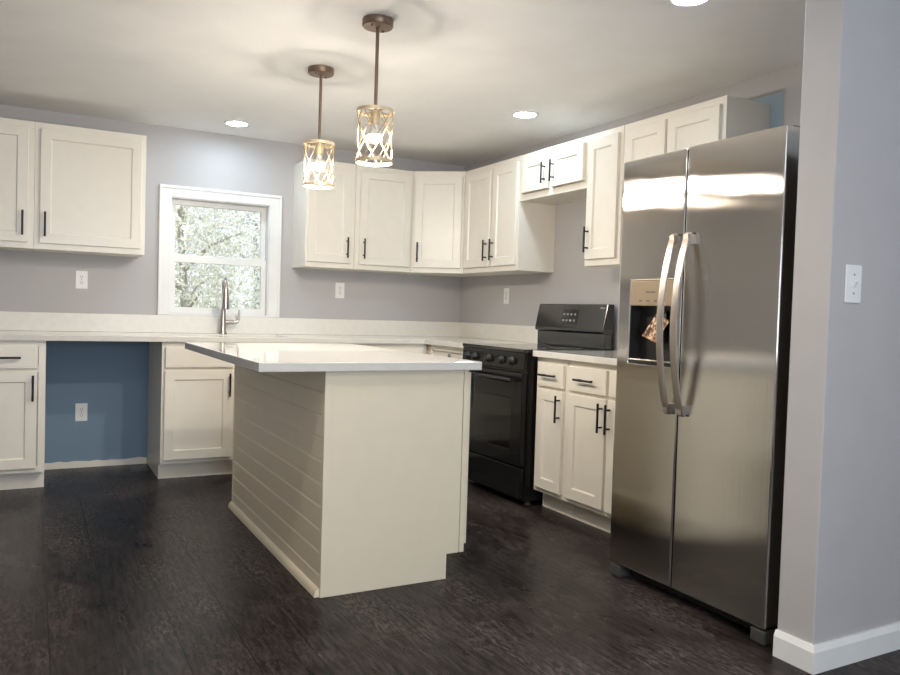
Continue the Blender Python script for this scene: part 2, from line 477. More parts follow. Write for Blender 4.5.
def cabinet(name, label, cat, loc, rz, w, d, z0, z1, doors=(), drawers=(), toe=False, group=None, mat='cab', frame_to=None):
    """local frame: x along the run, y = 0 at the wall, front at -d; rows: (x0,x1,z0,z1,handle)"""
    t = thing(name, label, cat, loc, rz, group)
    lz = loc[2]
    ft = 0.019; yb = -(d-ft); g = 0.0006
    c = MB()
    if toe:
        c.prism([(-0.001, 0.0), (-0.001, z1-lz), (yb, z1-lz), (yb, 0.105), (-(d-0.075), 0.105), (-(d-0.075), 0.0)], 'x', g, w-g)
    else:
        c.box(g, w-g, -0.001, yb, z0-lz, z1-lz)
    c.build('carcass', mat, t, bevel=0.001)
    fz0 = 0.105 if toe else z0-lz
    fw = frame_to if frame_to else w
    xs = [g, 0.038]; cuts = []
    ds = sorted(doors, key=lambda q: q[0])
    for a, b in zip(ds[:-1], ds[1:]):
        mid = (a[1]+b[0])/2; xs += [mid-0.019, mid+0.019]; cuts.append(len(xs)-2)
    xs += [fw-0.038, fw-g]
    zt = z1-lz
    if drawers:
        zs = [fz0, fz0+0.038, drawers[0][2]-0.026-lz, drawers[0][2]+0.012-lz, zt-0.038, zt]
        emp = lambda i, j: i not in [0, len(xs)-2]+cuts and j in (1, 3)
    else:
        zs = [fz0, fz0+0.038, zt-0.038, zt]
        emp = lambda i, j: i not in [0, len(xs)-2]+cuts and j == 1
    MB().slab(xs, zs, emp, -d, yb, 'xz').build('face_frame', mat, t, bevel=0.0012)
    for (a, b, c0, c1, h) in doors:
        dm = door_mesh(a, b, c0-lz, c1-lz, -d-0.0008).build('door', mat, t)
        if h:
            side, where = h
            ins = 0.029 if where == 'b' else 0.021
            hx = a+ins if side == 'l' else b-ins
            hz = (c0-lz)+0.115 if where == 'b' else (c1-lz)-0.095
            handle_mesh(hx, hz, -d-0.0208).build('handle', 'black_metal', dm, smooth=True)
    for (a, b, c0, c1, h) in drawers:
        dm = drawer_mesh(a, b, c0-lz, c1-lz, -d-0.0008).build('drawer_front', mat, t)
        if h: handle_mesh((a+b)/2, (c0+c1)/2-lz, -d-0.0208, False).build('handle', 'black_metal', dm, smooth=True)
    if toe:
        MB().box(g, fw-g, -(d-0.075)-0.006, -(d-0.075)-0.0003, 0.001, 0.104).build('toe_kick', mat, t)
        MB().prism([(-(d-0.081)-0.0003, 0.0005), (-(d-0.081)-0.012, 0.0005), (-(d-0.081)-0.010, 0.010), (-(d-0.081)-0.0003, 0.017)], 'x', g, fw-g).build('toe_molding', 'trim', t)
    return t

U0, U1 = 1.415, 2.186
UD0, UD1 = 1.452, 2.148
FU, FR = 0.324, 0.303
GU = 'wall cabinets'
def upper_back(x0, x1, label, doors, dz=0.0):
    return cabinet('wall_cabinet', label, 'cabinet', (x0, 0, U0+dz), 0, x1-x0, FU, U0+dz, U1+dz, [(a-x0, b-x0, UD0+dz, UD1+dz, h) for a, b, h in doors], group=GU)
upper_back(-3.60, -3.180, 'cream wall cabinet at the left picture edge, cut off by the frame', [(-3.575, -3.213, ('r', 'b'))], 0.013)
upper_back(-3.180, -2.544, 'wide single-door cream wall cabinet left of the window, above the wall outlet', [(-3.150, -2.570, ('l', 'b'))], 0.013)
upper_back(-1.467, -1.094, 'narrow white wall cabinet just right of the window, its pull on the right', [(-1.455, -1.131, ('r', 'b'))])
upper_back(-1.092, -0.627, 'white wall cabinet on the back wall touching the angled corner cabinet', [(-1.058, -0.648, ('l', 'b'))])

# angled corner cabinet
def corner_cabinet():
    P = [(0, 0), (-0.6255, 0), (-0.6255, -FU), (-FR, -0.572), (0, -0.572)]
    t = thing('corner_wall_cabinet', 'white angled single-door wall cabinet set across the room corner', 'cabinet', (-0.3, -0.2, U0), group=GU)
    org = (-0.3, -0.2, U0)
    q = [(-0.001, -0.001)] + [(-0.6255, -0.001), (-0.6255, -FU+0.002), (-FR+0.002, -0.5705), (-0.001, -0.5705)]
    MB().prism(q, 'z', U0, U1).build('carcass', 'cab', t, org, bevel=0.001)
    a = Vector((-0.6255, -FU, 0)); b = Vector((-FR, -0.572, 0))
    L = (b-a).length; e = (b-a).normalized(); nrm = Vector((e.y, -e.x, 0))
    def place(mb):
        o = MB(); o.f = mb.f
        for p in mb.v:
            w = a+e*p[0]-nrm*p[1]
            o.v.append((w.x, w.y, p[2]))
        return o
    fr = MB().slab([0.004, 0.038, L-0.038, L-0.004], [U0, U0+0.038, U1-0.038, U1], lambda i, j: i == 1 and j == 1, -0.004, 0.0015, 'xz')
    place(fr).build('face_frame', 'cab', t, org)
    d = place(door_mesh(0.022, L-0.022, UD0, UD1, -0.005)).build('door', 'cab', t, org)
    place(handle_mesh(0.055, UD0+0.115, -0.025)).build('handle', 'black_metal', d, org, smooth=True)
corner_cabinet()

R90 = -PI/2
def upper_right(y0, y1, z0, label, doors, dz0):
    return cabinet('wall_cabinet', label, 'cabinet', (0, y0, z0), R90, y0-y1, FR, z0, U1, [(y0-a, y0-b, dz0, UD1, h) for a, b, h in doors], group=GU)
upper_right(-0.574, -1.319, U0, 'white double-door wall cabinet on the right wall beside the corner cabinet', [(-0.602, -0.966, ('r', 'b')), (-0.998, -1.305, ('l', 'b'))], UD0)
t = upper_right(-1.321, -2.039, 1.878, 'short double-door wall cabinet hung over the black stove', [(-1.365, -1.660, None), (-1.698, -2.018, None)], 1.925)
for dm, hx in zip([o for o in t.children if o.name.startswith('door')], (0.310, 0.405)):
    handle_mesh(hx, 0.145, -FR-0.0208, L=0.135).build('handle', 'black_metal', dm, smooth=True)
upper_right(-2.041, -2.353, U0, 'narrow tall wall cabinet between the stove and the fridge', [(-2.062, -2.328, ('l', 'b'))], UD0)
upper_right(-2.355, -3.076, 1.878, 'white double-door wall cabinet mostly hidden above the fridge', [(-2.385, -2.692, None), (-2.708, -3.050, None)], 1.915)

# base cabinets
FB = 0.6115
DR0, DR1, DO0, DO1 = 0.716, 0.846, 0.132, 0.698
CB0 = 0.8785
GB = 'base cabinets'
def base_back(x0, x1, label, doors, drawers, **k):
    return cabinet('base_cabinet', label, 'cabinet', (x0, 0, 0), 0, x1-x0, FB, 0, CB0, [(a-x0, b-x0, DO0, DO1, h) for a, b, h in doors],
                   [(a-x0, b-x0, DR0, DR1, h) for a, b, h in drawers], toe=True, group=GB, **k)
base_back(-3.495, -3.1095, 'cream base cabinet with drawer at the left picture edge, left of the empty blue bay', [(-3.475, -3.155, ('r', 't'))], [(-3.475, -3.151, True)])
base_back(-2.4667, -1.556, 'cream base cabinet under the sink, right of the empty blue bay', [(-2.450, -2.030, ('r', 't')), (-1.985, -1.580, ('l', 't'))], [(-2.447, -2.030, False), (-1.985, -1.580, False)])
base_back(-1.554, -0.004, 'white base cabinet of the back run, mostly hidden behind the island', [(-1.53, -1.11, ('r', 't')), (-1.06, -0.65, ('l', 't'))], [(-1.53, -1.11, False), (-1.06, -0.65, False)], frame_to=0.938)
def base_right(y0, y1, label, doors, drawers):
    return cabinet('base_cabinet', label, 'cabinet', (0, y0, 0), R90, y0-y1, FB-0.002, 0, CB0, [(y0-a, y0-b, DO0, DO1, h) for a, b, h in doors],
                   [(y0-a, y0-b, DR0, DR1, h) for a, b, h in drawers], toe=True, group=GB)
bc = base_right(-0.640, -1.2375, 'white base cabinet in the corner left of the black stove', [(-0.70, -1.215, None)], [])
MB().box(0.30, 0.335, -FB-0.0015, -FB+0.0020, 0.800, 0.826).build('catch_plate', 'grey_plastic', bc)
tag(MB().box(0.001, 0.030, -FB-0.006, -FB+0.0018, 0.825, 0.872).build('filler_strip', 'inside', bc, bevel=0.002), 'bare brown wood filler in the inner corner')
base_right(-2.034, -2.334, 'narrow cream base cabinet with one drawer right of the black stove', [(-2.066, -2.306, ('r', 't'))], [(-2.066, -2.306, True)])
base_right(-2.336, -3.100, 'wider cream base cabinet partly hidden behind the fridge', [(-2.356, -2.667, ('r', 't')), (-2.684, -3.080, ('l', 't'))], [(-2.352, -2.667, True), (-2.690, -3.080, True)])

# ------------------------------------------------------------------ worktops
CT0, CT = 0.879, 0.914
ct = thing('countertop', 'white quartz worktop running under the window and around the corner', 'countertop', (-2.0, -0.3, CT0))
org = ct.location[:]
SX0, SX1, SY0, SY1 = -2.33, -1.62, -0.52, -0.16
xs = [-3.52, SX0, SX1, -0.648, -0.0015]; ys = [-1.2375, -0.648, SY0, SY1, -0.0015]
def emp(i, j):
    if i == 1 and j == 2: return True
    return j == 0 and i < 3
MB().slab(xs, ys, emp, CT0, CT, 'xy').build('top', 'quartz', ct, org, bevel=0.003)
MB().box(-3.52, -0.0015, -0.021, -0.0015, CT+0.0003, 1.036).build('backsplash', 'quartz_splash', ct, org, bevel=0.002)
MB().box(-0.021, -0.0015, -1.2375, -0.0215, CT+0.0003, 1.036).build('backsplash', 'quartz_splash', ct, org, bevel=0.002)
c2 = thing('countertop', 'short white worktop between the black stove and the fridge', 'countertop', (-0.3, -2.5, CT0))
org = c2.location[:]
MB().box(-0.648, -0.0015, -3.10, -2.034, CT0, CT).build('top', 'quartz', c2, org, bevel=0.003)
MB().box(-0.021, -0.0015, -3.10, -2.034, CT+0.0003, 1.036).build('backsplash', 'quartz_splash', c2, org, bevel=0.002)

# sink + faucet
sk = thing('sink', 'undermount steel sink set in the worktop below the window', 'sink', ((SX0+SX1)/2, (SY0+SY1)/2, 0.70))
org = sk.location[:]
sb = MB(); th = 0.004; zb = 0.70
a0, a1, b0, b1 = SX0+0.001, SX1-0.001, SY0+0.001, SY1-0.001
sb.box(a0, a1, b0, b1, zb-th, zb)
for q in ((a0, a0+th, b0, b1), (a1-th, a1, b0, b1), (a0+th, a1-th, b0, b0+th), (a0+th, a1-th, b1-th, b1)):
    sb.box(*q, zb, 0.8775)
sb.build('basin', 'steel_sink', sk, org)
MB().lathe([(0.045, 0), (0.045, 0.003), (0.03, 0.004), (0.02, 0.002)], ((SX0+SX1)/2, (SY0+SY1)/2, zb+0.0003), 24).build('drain', 'nickel', sk, org, smooth=True)

FX, FY = -1.985, -0.095
fc = thing('faucet', 'brushed nickel pull-down faucet with side lever in front of the window', 'faucet', (FX, FY, CT))
org = fc.location[:]
MB().lathe([(0.030, 0.0005), (0.030, 0.006), (0.024, 0.02), (0.021, 0.10), (0.016, 0.19), (0.0145, 0.22)], (FX, FY, CT), 24).build('body', 'nickel', fc, org, smooth=True)
path = [(FX, FY, CT+0.215), (FX, FY, CT+0.30)]
for i in range(13):
    a = PI*i/12
    path.append((FX-0.010*i/12, FY-0.058+0.058*math.cos(a), CT+0.325+0.062*math.sin(a)))
MB().tube(path, 0.0125, 16).build('spout', 'nickel', fc, org, smooth=True)
hx_, hy_ = FX-0.010, FY-0.116
MB().lathe([(0.013, 0.12), (0.018, 0.118), (0.020, 0.09), (0.023, 0.05), (0.029, -0.02), (0.028, -0.028), (0.014, -0.029)], (hx_, hy_, CT+0.205), 24).build('spray_head', 'nickel', fc, org, smooth=True)
lv = MB().tube([(FX+0.014, FY, CT+0.085), (FX+0.075, FY, CT+0.085)], 0.0165, 18).build('lever_hub', 'nickel', fc, org, smooth=True)
MB().tube([(FX+0.074, FY-0.001, CT+0.080), (FX+0.100, FY-0.003, CT+0.085), (FX+0.110, FY-0.004, CT+0.105), (FX+0.113, FY-0.004, CT+0.175)], [0.010, 0.010, 0.008, 0.007], 12).build('lever', 'nickel', lv, org, smooth=True)

# ------------------------------------------------------------------ island
IX0, IX1, IY0, IY1 = -2.199, -1.566, -2.904, -1.418
isl = thing('kitchen_island', 'cream island cabinet with grooved panel side in the middle of the floor', 'kitchen island', (-1.9, -2.16, 0))
org = isl.location[:]
prof = [(-2.184, 0.0), (-1.650, 0.0), (-1.650, 0.105), (-1.5895, 0.105), (-1.5895, 0.8785), (-2.184, 0.8785)]
MB().prism(prof, 'y', -2.889, IY1).build('carcass', 'isl', isl, org)
prof2 = [(-2.199, 0.0), (-1.648, 0.0), (-1.648, 0.105), (-1.591, 0.105), (-1.591, 0.8785), (-2.199, 0.8785)]
MB().prism(prof2, 'y', -2.904, -2.8893).build('end_panel', 'isl', isl, org, bevel=0.001)
MB().box(-2.199, -2.166, -2.9085, -2.9043, 0.002, 0.8785).build('corner_trim', 'isl', isl, org, bevel=0.0012)
# grooved board side
gp = []; z = 0.0005; pitch = 0.0885; k = 0
front = -2.1985; 
pts = [(-2.1843, 0.0005), (front, 0.0005)]
zz = 0.086
while zz < 0.87:
    pts += [(front, zz-0.006), (front+0.0060, zz+0.0015), (front+0.0060, zz+0.0025), (front, zz+0.0045)]
    zz += pitch
pts += [(front, 0.8785), (-2.1843, 0.8785)]
MB().prism(pts, 'y', -2.8885, IY1-0.012).build('grooved_panel', 'isl', isl, org)
MB().box(-2.201, -2.184, IY1-0.0115, IY1, 0.0005, 0.8785).build('corner_trim', 'isl', isl, org, bevel=0.001)
sm = [(-2.1988, 0.0005), (-2.2180, 0.0005), (-2.2175, 0.012), (-2.2130, 0.024), (-2.2060, 0.031), (-2.1988, 0.033)]
MB().prism(sm, 'y', -2.893, IY1+0.008).build('base_molding', 'isl', isl, org, smooth=True)
ys_ = [-2.904, -2.44, -1.90, IY1]
fs = [-2.904, -2.866, -2.459, -2.421, -1.919, -1.881, IY1-0.038, IY1]
MB().slab(fs, [0.105, 0.143, 0.8405, 0.8785], lambda i, j: j == 1 and i in (1, 3, 5), IX1-0.0215, IX1, 'yz').build('face_frame', 'isl', isl, org, bevel=0.001)
def to_island(mb):
    o = MB(); o.f = mb.f
    o.v = [(IX1-p[1], p[0], p[2]) for p in mb.v]
    return o
for a, b, hs in ((-2.888, -2.455, -2.855), (-2.425, -1.915, -1.95), (-1.885, -1.436, -1.85)):
    d = to_island(door_mesh(a, b, 0.135, 0.866, -0.0008)).build('door', 'isl', isl, org)
    to_island(handle_mesh(hs, 0.785, -0.0208, L=0.15)).build('handle', 'black_metal', d, org, smooth=True)
MB().box(-1.6497, -1.644, -2.886, IY1-0.002, 0.001, 0.1045).build('toe_kick', 'isl', isl, org)
ic = MB().box(-2.464, -1.524, -2.939, -1.400, 0.879, 0.914).build('island_countertop', 'quartz', None, (-2.0, -2.17, 0.879), bevel=0.003)
ic.location = (-2.0, -2.17, 0.879)
tag(ic, 'glossy white quartz slab on the island, overhanging its left side', 'countertop')

# ------------------------------------------------------------------ range
RY0, RY1 = -2.014, -1.282
rg = thing('stove', 'black freestanding electric stove between the base cabinets on the right wall', 'stove', (-0.34, (RY0+RY1)/2, 0))
org = rg.location[:]
FXR = -0.660
MB().slab([RY0, RY0+0.09, RY1-0.09, RY1], [0.03, 0.30, 0.66, 0.896], lambda i, j: i == 1 and j == 1, FXR, -0.10, 'yz').build('body', 'range_black', rg, org, bevel=0.003)
ov = MB()
ov.box(-0.101, -0.0995, RY0+0.09, RY1-0.09, 0.30, 0.66)
ov.build('oven_back', 'oven_in', rg, org)
MB().box(-0.0990, -0.030, RY0, RY1, 0.03, 0.896).build('back_panel', 'range_black', rg, org)
MB().box(-0.690, -0.105, RY0, RY1, 0.8965, 0.917).build('cooktop', 'glass_black', rg, org, bevel=0.004)
for bx, by, br in ((-0.50, -1.45, 0.095), (-0.50, -1.83, 0.075), (-0.26, -1.45, 0.075), (-0.26, -1.83, 0.095)):
    e = MB()
    e.lathe([(br-0.002, 0), (br-0.002, 0.0004), (br, 0.0004), (br, 0.0)], (bx, by, 0.9171), 40, cap=False)
    e.build('burner_ring', 'print', rg, org)
# control panel: front face carries the knobs
cp = MB().prism([(-0.6605, 0.788), (-0.690, 0.793), (-0.684, 0.8955), (-0.6605, 0.8955)], 'y', RY0+0.003, RY1-0.003).build('control_panel', 'range_black', rg, org, bevel=0.003)
for ky in (-1.365, -1.455, -1.625, -1.775, -1.885):
    kn = MB().lathe([(0.026, -0.001), (0.026, -0.006), (0.021, -0.010), (0.019, -0.026), (0.016, -0.029)], (-0.687, ky, 0.842), 24, axis='x').build('knob', 'dark_plastic', rg, org, smooth=True)
    MB().box(-0.7205, -0.712, ky-0.0045, ky+0.0045, 0.826, 0.860).build('grip', 'dark_plastic', kn, org, bevel=0.002)
# oven door
OD0, OD1 = 0.235, 0.775
od = MB().slab([RY0+0.004, RY0+0.115, RY1-0.115, RY1-0.004], [OD0, OD0+0.085, OD1-0.155, OD1], lambda i, j: i == 1 and j == 1, -0.697, -0.6615, 'yz').build('oven_door', 'range_black', rg, org, bevel=0.004)
MB().box(-0.6935, -0.6895, RY0+0.112, RY1-0.112, OD0+0.082, OD1-0.152).build('oven_window', 'oven_glass', od, org)
hb = [(-0.742, RY0+0.045+(RY1-RY0-0.09)*i/10, 0.735) for i in range(11)]
h = MB().tube(hb, 0.0145, 14)
for q in (RY0+0.06, RY1-0.06): h.box(-0.742, -0.6965, q-0.014, q+0.014, 0.725, 0.746)
h.build('handle', 'range_black', od, org, smooth=True)
# racks inside
for rz in (0.42, 0.53):
    rk = MB()
    for i in range(13): 
        yy_ = RY0+0.10+(RY1-RY0-0.20)*i/12
        rk.tube([(-0.64, yy_, rz), (-0.13, yy_, rz)], 0.003, 6)
    for xx in (-0.64, -0.38, -0.13): rk.tube([(xx, RY0+0.0905, rz-0.004), (xx, RY1-0.0905, rz-0.004)], 0.0035, 6)
    rk.build('oven_rack', 'wire', rg, org)
MB().box(-0.690, -0.6615, RY0+0.004, RY1-0.004, 0.045, 0.225).build('storage_drawer', 'range_black', rg, org, bevel=0.005)
for fx_, fy_ in ((-0.60, RY0+0.05), (-0.60, RY1-0.05), (-0.10, RY0+0.05), (-0.10, RY1-0.05)):
    MB().lathe([(0.02, 0.0), (0.02, 0.008), (0.010, 0.012), (0.010, 0.0295)], (fx_, fy_, 0.0005), 14).build('foot', 'grey_plastic', rg, org, smooth=True)
# backguard: lower riser, overhanging control head
MB().box(-0.098, -0.034, RY0+0.008, RY1-0.006, 0.9175, 1.012).build('backguard_riser', 'gloss_black', rg, org, bevel=0.003)
bgp = [(-0.034, 1.0125), (-0.100, 1.0125), (-0.1165, 1.020), (-0.117, 1.038), (-0.086, 1.190), (-0.080, 1.196), (-0.034, 1.196)]
bgd = MB().prism(bgp, 'y', RY0+0.004, RY1).build('backguard', 'gloss_black', rg, org, bevel=0.004)
def on_guard(y, z, off):   # a point on the sloped face
    k = (z-1.038)/(1.190-1.038)
    return (-0.117+0.031*k-off*0.98, y, z+off*0.2)
def plate_on_guard(ya, yb_, za, zb_, th=0.0015, base=0.0004):
    m = MB(); v = []
    for off in (base, base+th):
        for (y, z) in ((ya, za), (yb_, za), (yb_, zb_), (ya, zb_)): v.append(on_guard(y, z, off))
    return m.add(v, [(0,1,2,3), (4,5,6,7), (0,1,5,4), (1,2,6,5), (2,3,7,6), (3,0,4,7)])
dp = plate_on_guard(-1.735, -1.575, 1.060, 1.160).build('control_display', 'display', bgd, org)
for i in range(4):
    for j in range(2):
        y = -1.715+i*0.038; z = 1.082+j*0.040
        plate_on_guard(y, y+0.018, z, z+0.012, 0.0008, 0.0021).build('touch_mark', 'print', bgd, org)
plate_on_guard(-1.985, -1.945, 1.168, 1.176, 0.0006).build('maker_mark', 'print', bgd, org)

# ------------------------------------------------------------------ fridge
FY0, FY1 = -3.944, -3.126     # right (near stub) and left sides
GAP = -3.4955
FT = 1.782
fg = thing('refrigerator', 'tall stainless side-by-side refrigerator with water dispenser beside the stub wall', 'refrigerator', (-0.5, (FY0+FY1)/2, 0))
org = fg.location[:]
MB().box(-0.880, -0.060, FY0+0.004, FY1-0.004, 0.030, 1.745).build('case', 'case', fg, org, bevel=0.006)
DX0, DX1 = -0.962, -0.888
DP = (-3.452, -3.200, 0.930, 1.272)
fd = MB().slab([GAP+0.003, DP[0], DP[1], FY1], [0.058, DP[2], DP[3], FT], lambda i, j: i == 1 and j == 1, DX0, DX1, 'yz').build('freezer_door', 'steel', fg, org, bevel=0.007, seg=3)
rd = MB().box(DX0, DX1, FY0, GAP-0.003, 0.058, FT+0.003).build('fridge_door', 'steel', fg, org, bevel=0.007, seg=3)
MB().box(DX1+0.0005, -0.8805, FY0+0.012, FY1-0.012, 0.075, 1.74).build('door_gasket', 'dark_plastic', fg, org)
# dispenser
cv = MB()
a0, a1, c0, c1 = DP[0]+0.001, DP[1]-0.001, DP[2]+0.001, DP[3]-0.104
cv.box(-0.8990, -0.8895, a0, a1, c0, DP[3]-0.001)
cv.box(-0.9600, -0.8992, a0, a0+0.004, c0, c1); cv.box(-0.9600, -0.8992, a1-0.004, a1, c0, c1)
cv.box(-0.9600, -0.8992, a0+0.004, a1-0.004, c0, c0+0.010)
ds = cv.build('dispenser_recess', 'dark_plastic', fd, org)
MB().box(-0.9640, -0.8995, a0, a1, DP[3]-0.1035, DP[3]-0.001).build('dispenser_control_panel', 'panel_tan', fd, org, bevel=0.003)
for i in range(4): MB().box(-0.9652, -0.9642, a0+0.045+i*0.044, a0+0.060+i*0.044, 1.186, 1.192).build('button_mark', 'grey_plastic', fd, org)
MB().box(-0.9650, -0.9642, a0+0.10, a0+0.155, 1.222, 1.228).build('maker_mark', 'grey_plastic', fd, org)
MB().prism([(-0.905, 1.150), (-0.918, 1.145), (-0.930, 1.02), (-0.922, 1.02)], 'y', -3.37, -3.31).build('dispenser_paddle', 'dark_plastic', fd, org, bevel=0.002)
MB().box(-0.9645, -0.9565, a0+0.004, a1-0.004, DP[2]+0.0115, DP[2]+0.017).build('drip_tray', 'nickel', fd, org, bevel=0.001)
# printed tag left hanging in the dispenser
def tag_mat():
    m = pmat('printed_tag', (0.5, 0.32, 0.2), 0.35)
    nt = m.node_tree; N = nt.nodes; L = nt.links; b = N['Principled BSDF']
    tc = N.new('ShaderNodeTexCoord'); n = N.new('ShaderNodeTexNoise'); n.inputs['Scale'].default_value = 75; n.inputs['Detail'].default_value = 4
    L.new(tc.outputs['Object'], n.inputs['Vector'])
    r = N.new('ShaderNodeValToRGB'); e = r.color_ramp.elements
    e[0].position = 0.40; e[0].color = (0.05, 0.03, 0.02, 1); e[1].position = 0.62; e[1].color = (0.80, 0.62, 0.45, 1)
    k = e.new(0.5); k.color = (0.42, 0.22, 0.10, 1)
    L.new(n.outputs['Fac'], r.inputs['Fac']); L.new(r.outputs['Color'], b.inputs['Base Color'])
    return m
M['tag'] = tag_mat()
tg = MB()
front = [(-0.936, -3.330, 1.135), (-0.938, -3.410, 1.110), (-0.950, -3.345, 1.020), (-0.948, -3.265, 1.045)]
tg.add(front+[(x+0.0015, y, z) for x, y, z in front], [(0,1,2,3), (7,6,5,4), (0,1,5,4), (1,2,6,5), (2,3,7,6), (3,0,4,7)])
tgo = tg.build('hang_tag', 'tag', None, (-0.94, -3.38, 1.08)); tgo.location = (-0.94, -3.38, 1.08)
tag(tgo, 'small crumpled printed tag hanging inside the fridge water dispenser', 'tag')
# bowed handles
for hy in (GAP+0.037, GAP-0.037):
    n = 22; v = []; fcs = []
    zt, zb_ = 1.452, 0.742
    prof = [(-0.5, -0.5), (-0.2, -0.62), (0.2, -0.62), (0.5, -0.5), (0.5, 0.5), (0.2, 0.62), (-0.2, 0.62), (-0.5, 0.5)]
    for i in range(n+1):
        k = i/n; zz = zt+(zb_-zt)*k
        out = 0.012+0.062*math.sin(PI*k)**0.75
        wd = 0.030; tk = 0.017
        for (py, px) in prof:
            v.append((DX0-out+px*tk*0.5, hy+py*wd, zz))
    for i in range(n):
        for j in range(8):
            j2 = (j+1) % 8
            fcs.append((i*8+j, i*8+j2, (i+1)*8+j2, (i+1)*8+j))
    fcs += [tuple(range(8)), tuple(n*8+j for j in range(8))]
    m = MB().add(v, fcs)
    for zc in (zt-0.025, zb_+0.025): m.box(DX0-0.030, DX0+0.001, hy-0.012, hy+0.012, zc-0.018, zc+0.018)
    m.build('handle', 'handle_steel', fd if hy > GAP else rd, org, smooth=True)
# hinge cover, kick grille, feet
MB().box(-0.915, -0.850, FY0+0.01, FY0+0.085, 1.7455, 1.792).build('hinge_cover', 'grey_plastic', fg, org, bevel=0.004)
MB().box(-0.915, -0.850, FY1-0.085, FY1-0.01, 1.7455, 1.769).build('hinge_cover', 'grey_plastic', fg, org, bevel=0.004)
kg = MB().box(-0.900, -0.8805, FY0+0.075, FY1-0.075, 0.012, 0.054)
for i in range(5): kg.box(-0.906, -0.9002, FY0+0.08, FY1-0.08, 0.014+i*0.008, 0.018+i*0.008)
kg.build('kick_grille', 'dark_plastic', fg, org)
for fy in (FY0+0.034, FY1-0.034):
    MB().box(-0.958, -0.882, fy-0.032, fy+0.032, 0.0005, 0.050).build('foot', 'foot_grey', fg, org, bevel=0.006)

# ------------------------------------------------------------------ pendants and downlights
def make_pendant(loc, label, R=0.080):
    """loc = point on the ceiling; all parts hang below it"""
    t = thing('pendant_lamp', label, 'pendant lamp', loc, group='pendant lamps over the island')
    MB().lathe([(0.066, -0.0005), (0.066, -0.026), (0.062, -0.031), (0.02, -0.033)], (0, 0, 0), 36).build('canopy', 'bronze', t, smooth=True)
    for a in (0.6, 0.6+PI): MB().sphere((0.042*math.cos(a), 0.042*math.sin(a), -0.034), 0.006, 10, 6).build('canopy_screw', 'bronze', t, smooth=True)
    zt = 1.968-CEIL; zb_ = 1.742-CEIL
    MB().tube([(0, 0, -0.030), (0, 0, zt-0.004)], 0.0075, 12).build('rod', 'bronze', t, smooth=True)
    so = MB().lathe([(0.012, 0.0), (0.021, -0.002), (0.021, -0.055), (0.016, -0.060)], (0, 0, zt-0.003), 20).build('socket', 'champagne', t, smooth=True)
    la = MB()
    def band(z0_, z1_): return MB().lathe([(R, z0_), (R, z1_), (R-0.004, z1_), (R-0.004, z0_), (R, z0_)], (0, 0, 0), 40, cap=False)
    sh = band(zt-0.014, zt)
    band(zb_, zb_+0.014).build('bottom_ring', 'champagne', t, smooth=True)
    for k in range(4):
        a = PI/2*k+0.3
        sh.tube([(0.010*math.cos(a), 0.010*math.sin(a), zt-0.006), ((R-0.003)*math.cos(a), (R-0.003)*math.sin(a), zt-0.006)], 0.0035, 8)
    N_ = 7
    for k in range(N_):
        for sgn in (1, -1):
            pth = []
            for i in range(9):
                q = i/8; a = 2*PI*k/N_+sgn*(q-0.5)*2*PI/N_*1.9
                rr = R-0.002-0.005*math.sin(PI*q)
                pth.append((rr*math.cos(a), rr*math.sin(a), zt-0.008+(zb_-zt+0.016)*q))
            la.tube(pth, 0.0019, 6)
    sh.build('top_ring', 'champagne', t, smooth=True)
    la.build('lattice_shade', 'wire_gold', t, smooth=True)
    zc = 1.858-CEIL
    b0_ = [(0.0135, zt-0.062), (0.0150, zt-0.070)]
    for i in range(2, 7):
        a = PI*i/12
        b0_.append((0.030*math.sin(a), zc+0.030*math.cos(a)))
    bb = MB().lathe(b0_, (0, 0, 0), 24).build('bulb', 'plate', t, smooth=True)
    MB().lathe([(max(1e-4, 0.030*math.sin(PI*i/12)), zc+0.030*math.cos(PI*i/12)-0.0003) for i in range(6, 13)], (0, 0, 0), 24).build('glowing_dome', 'bulb', bb, smooth=True)
    return t
pl = make_pendant((-1.897, -1.862, CEIL), 'farther lattice-shade pendant lamp, left one over the island')
p2 = copy_tree(pl); p2.location = (-1.912, -2.637, CEIL)
p2['label'] = 'nearer lattice-shade pendant lamp, right and higher one over the island'

def make_can(loc, label, lens='can'):
    t = thing('recessed_light', label, 'ceiling light', loc, group='recessed ceiling lights')
    MB().lathe([(0.066, -0.0005), (0.085, -0.0005), (0.083, -0.006), (0.070, -0.0085), (0.066, -0.006), (0.066, -0.0005)], (0, 0, 0), 40, cap=False).build('trim_ring', 'trim', t, smooth=True)
    MB().lathe([(0.0655, -0.0005), (0.0655, -0.003), (0.058, -0.0055), (0.040, -0.008), (0.020, -0.009), (0.002, -0.0093)], (0, 0, 0), 40).build('lens', lens, t, smooth=True)
    return t
cans = [((-1.986, -0.402), 'round lit ceiling downlight near the back wall above the window'),
        ((-0.542, -1.712), 'round lit ceiling downlight in front of the cabinets over the stove'),
        ((-1.00, -3.515), 'round lit ceiling downlight at the top picture edge in front of the fridge'),
        ((-2.75, -3.75), 'added unseen ceiling downlight left of the island, above the picture'),
        ((-3.55, -5.4), 'added unseen ceiling downlight behind the camera on the left'),
        ((-2.2, -5.3), 'added unseen ceiling downlight above and in front of the camera')]
c0 = make_can((*cans[0][0], CEIL), cans[0][1])
for (xy, lb) in cans[3:]: make_can((*xy, CEIL), lb, 'can_added')  # added warm downlights out of view, put in to light the room
for (xy, lb) in cans[1:3]:
    c = copy_tree(c0); c.location = (*xy, CEIL); c['label'] = lb

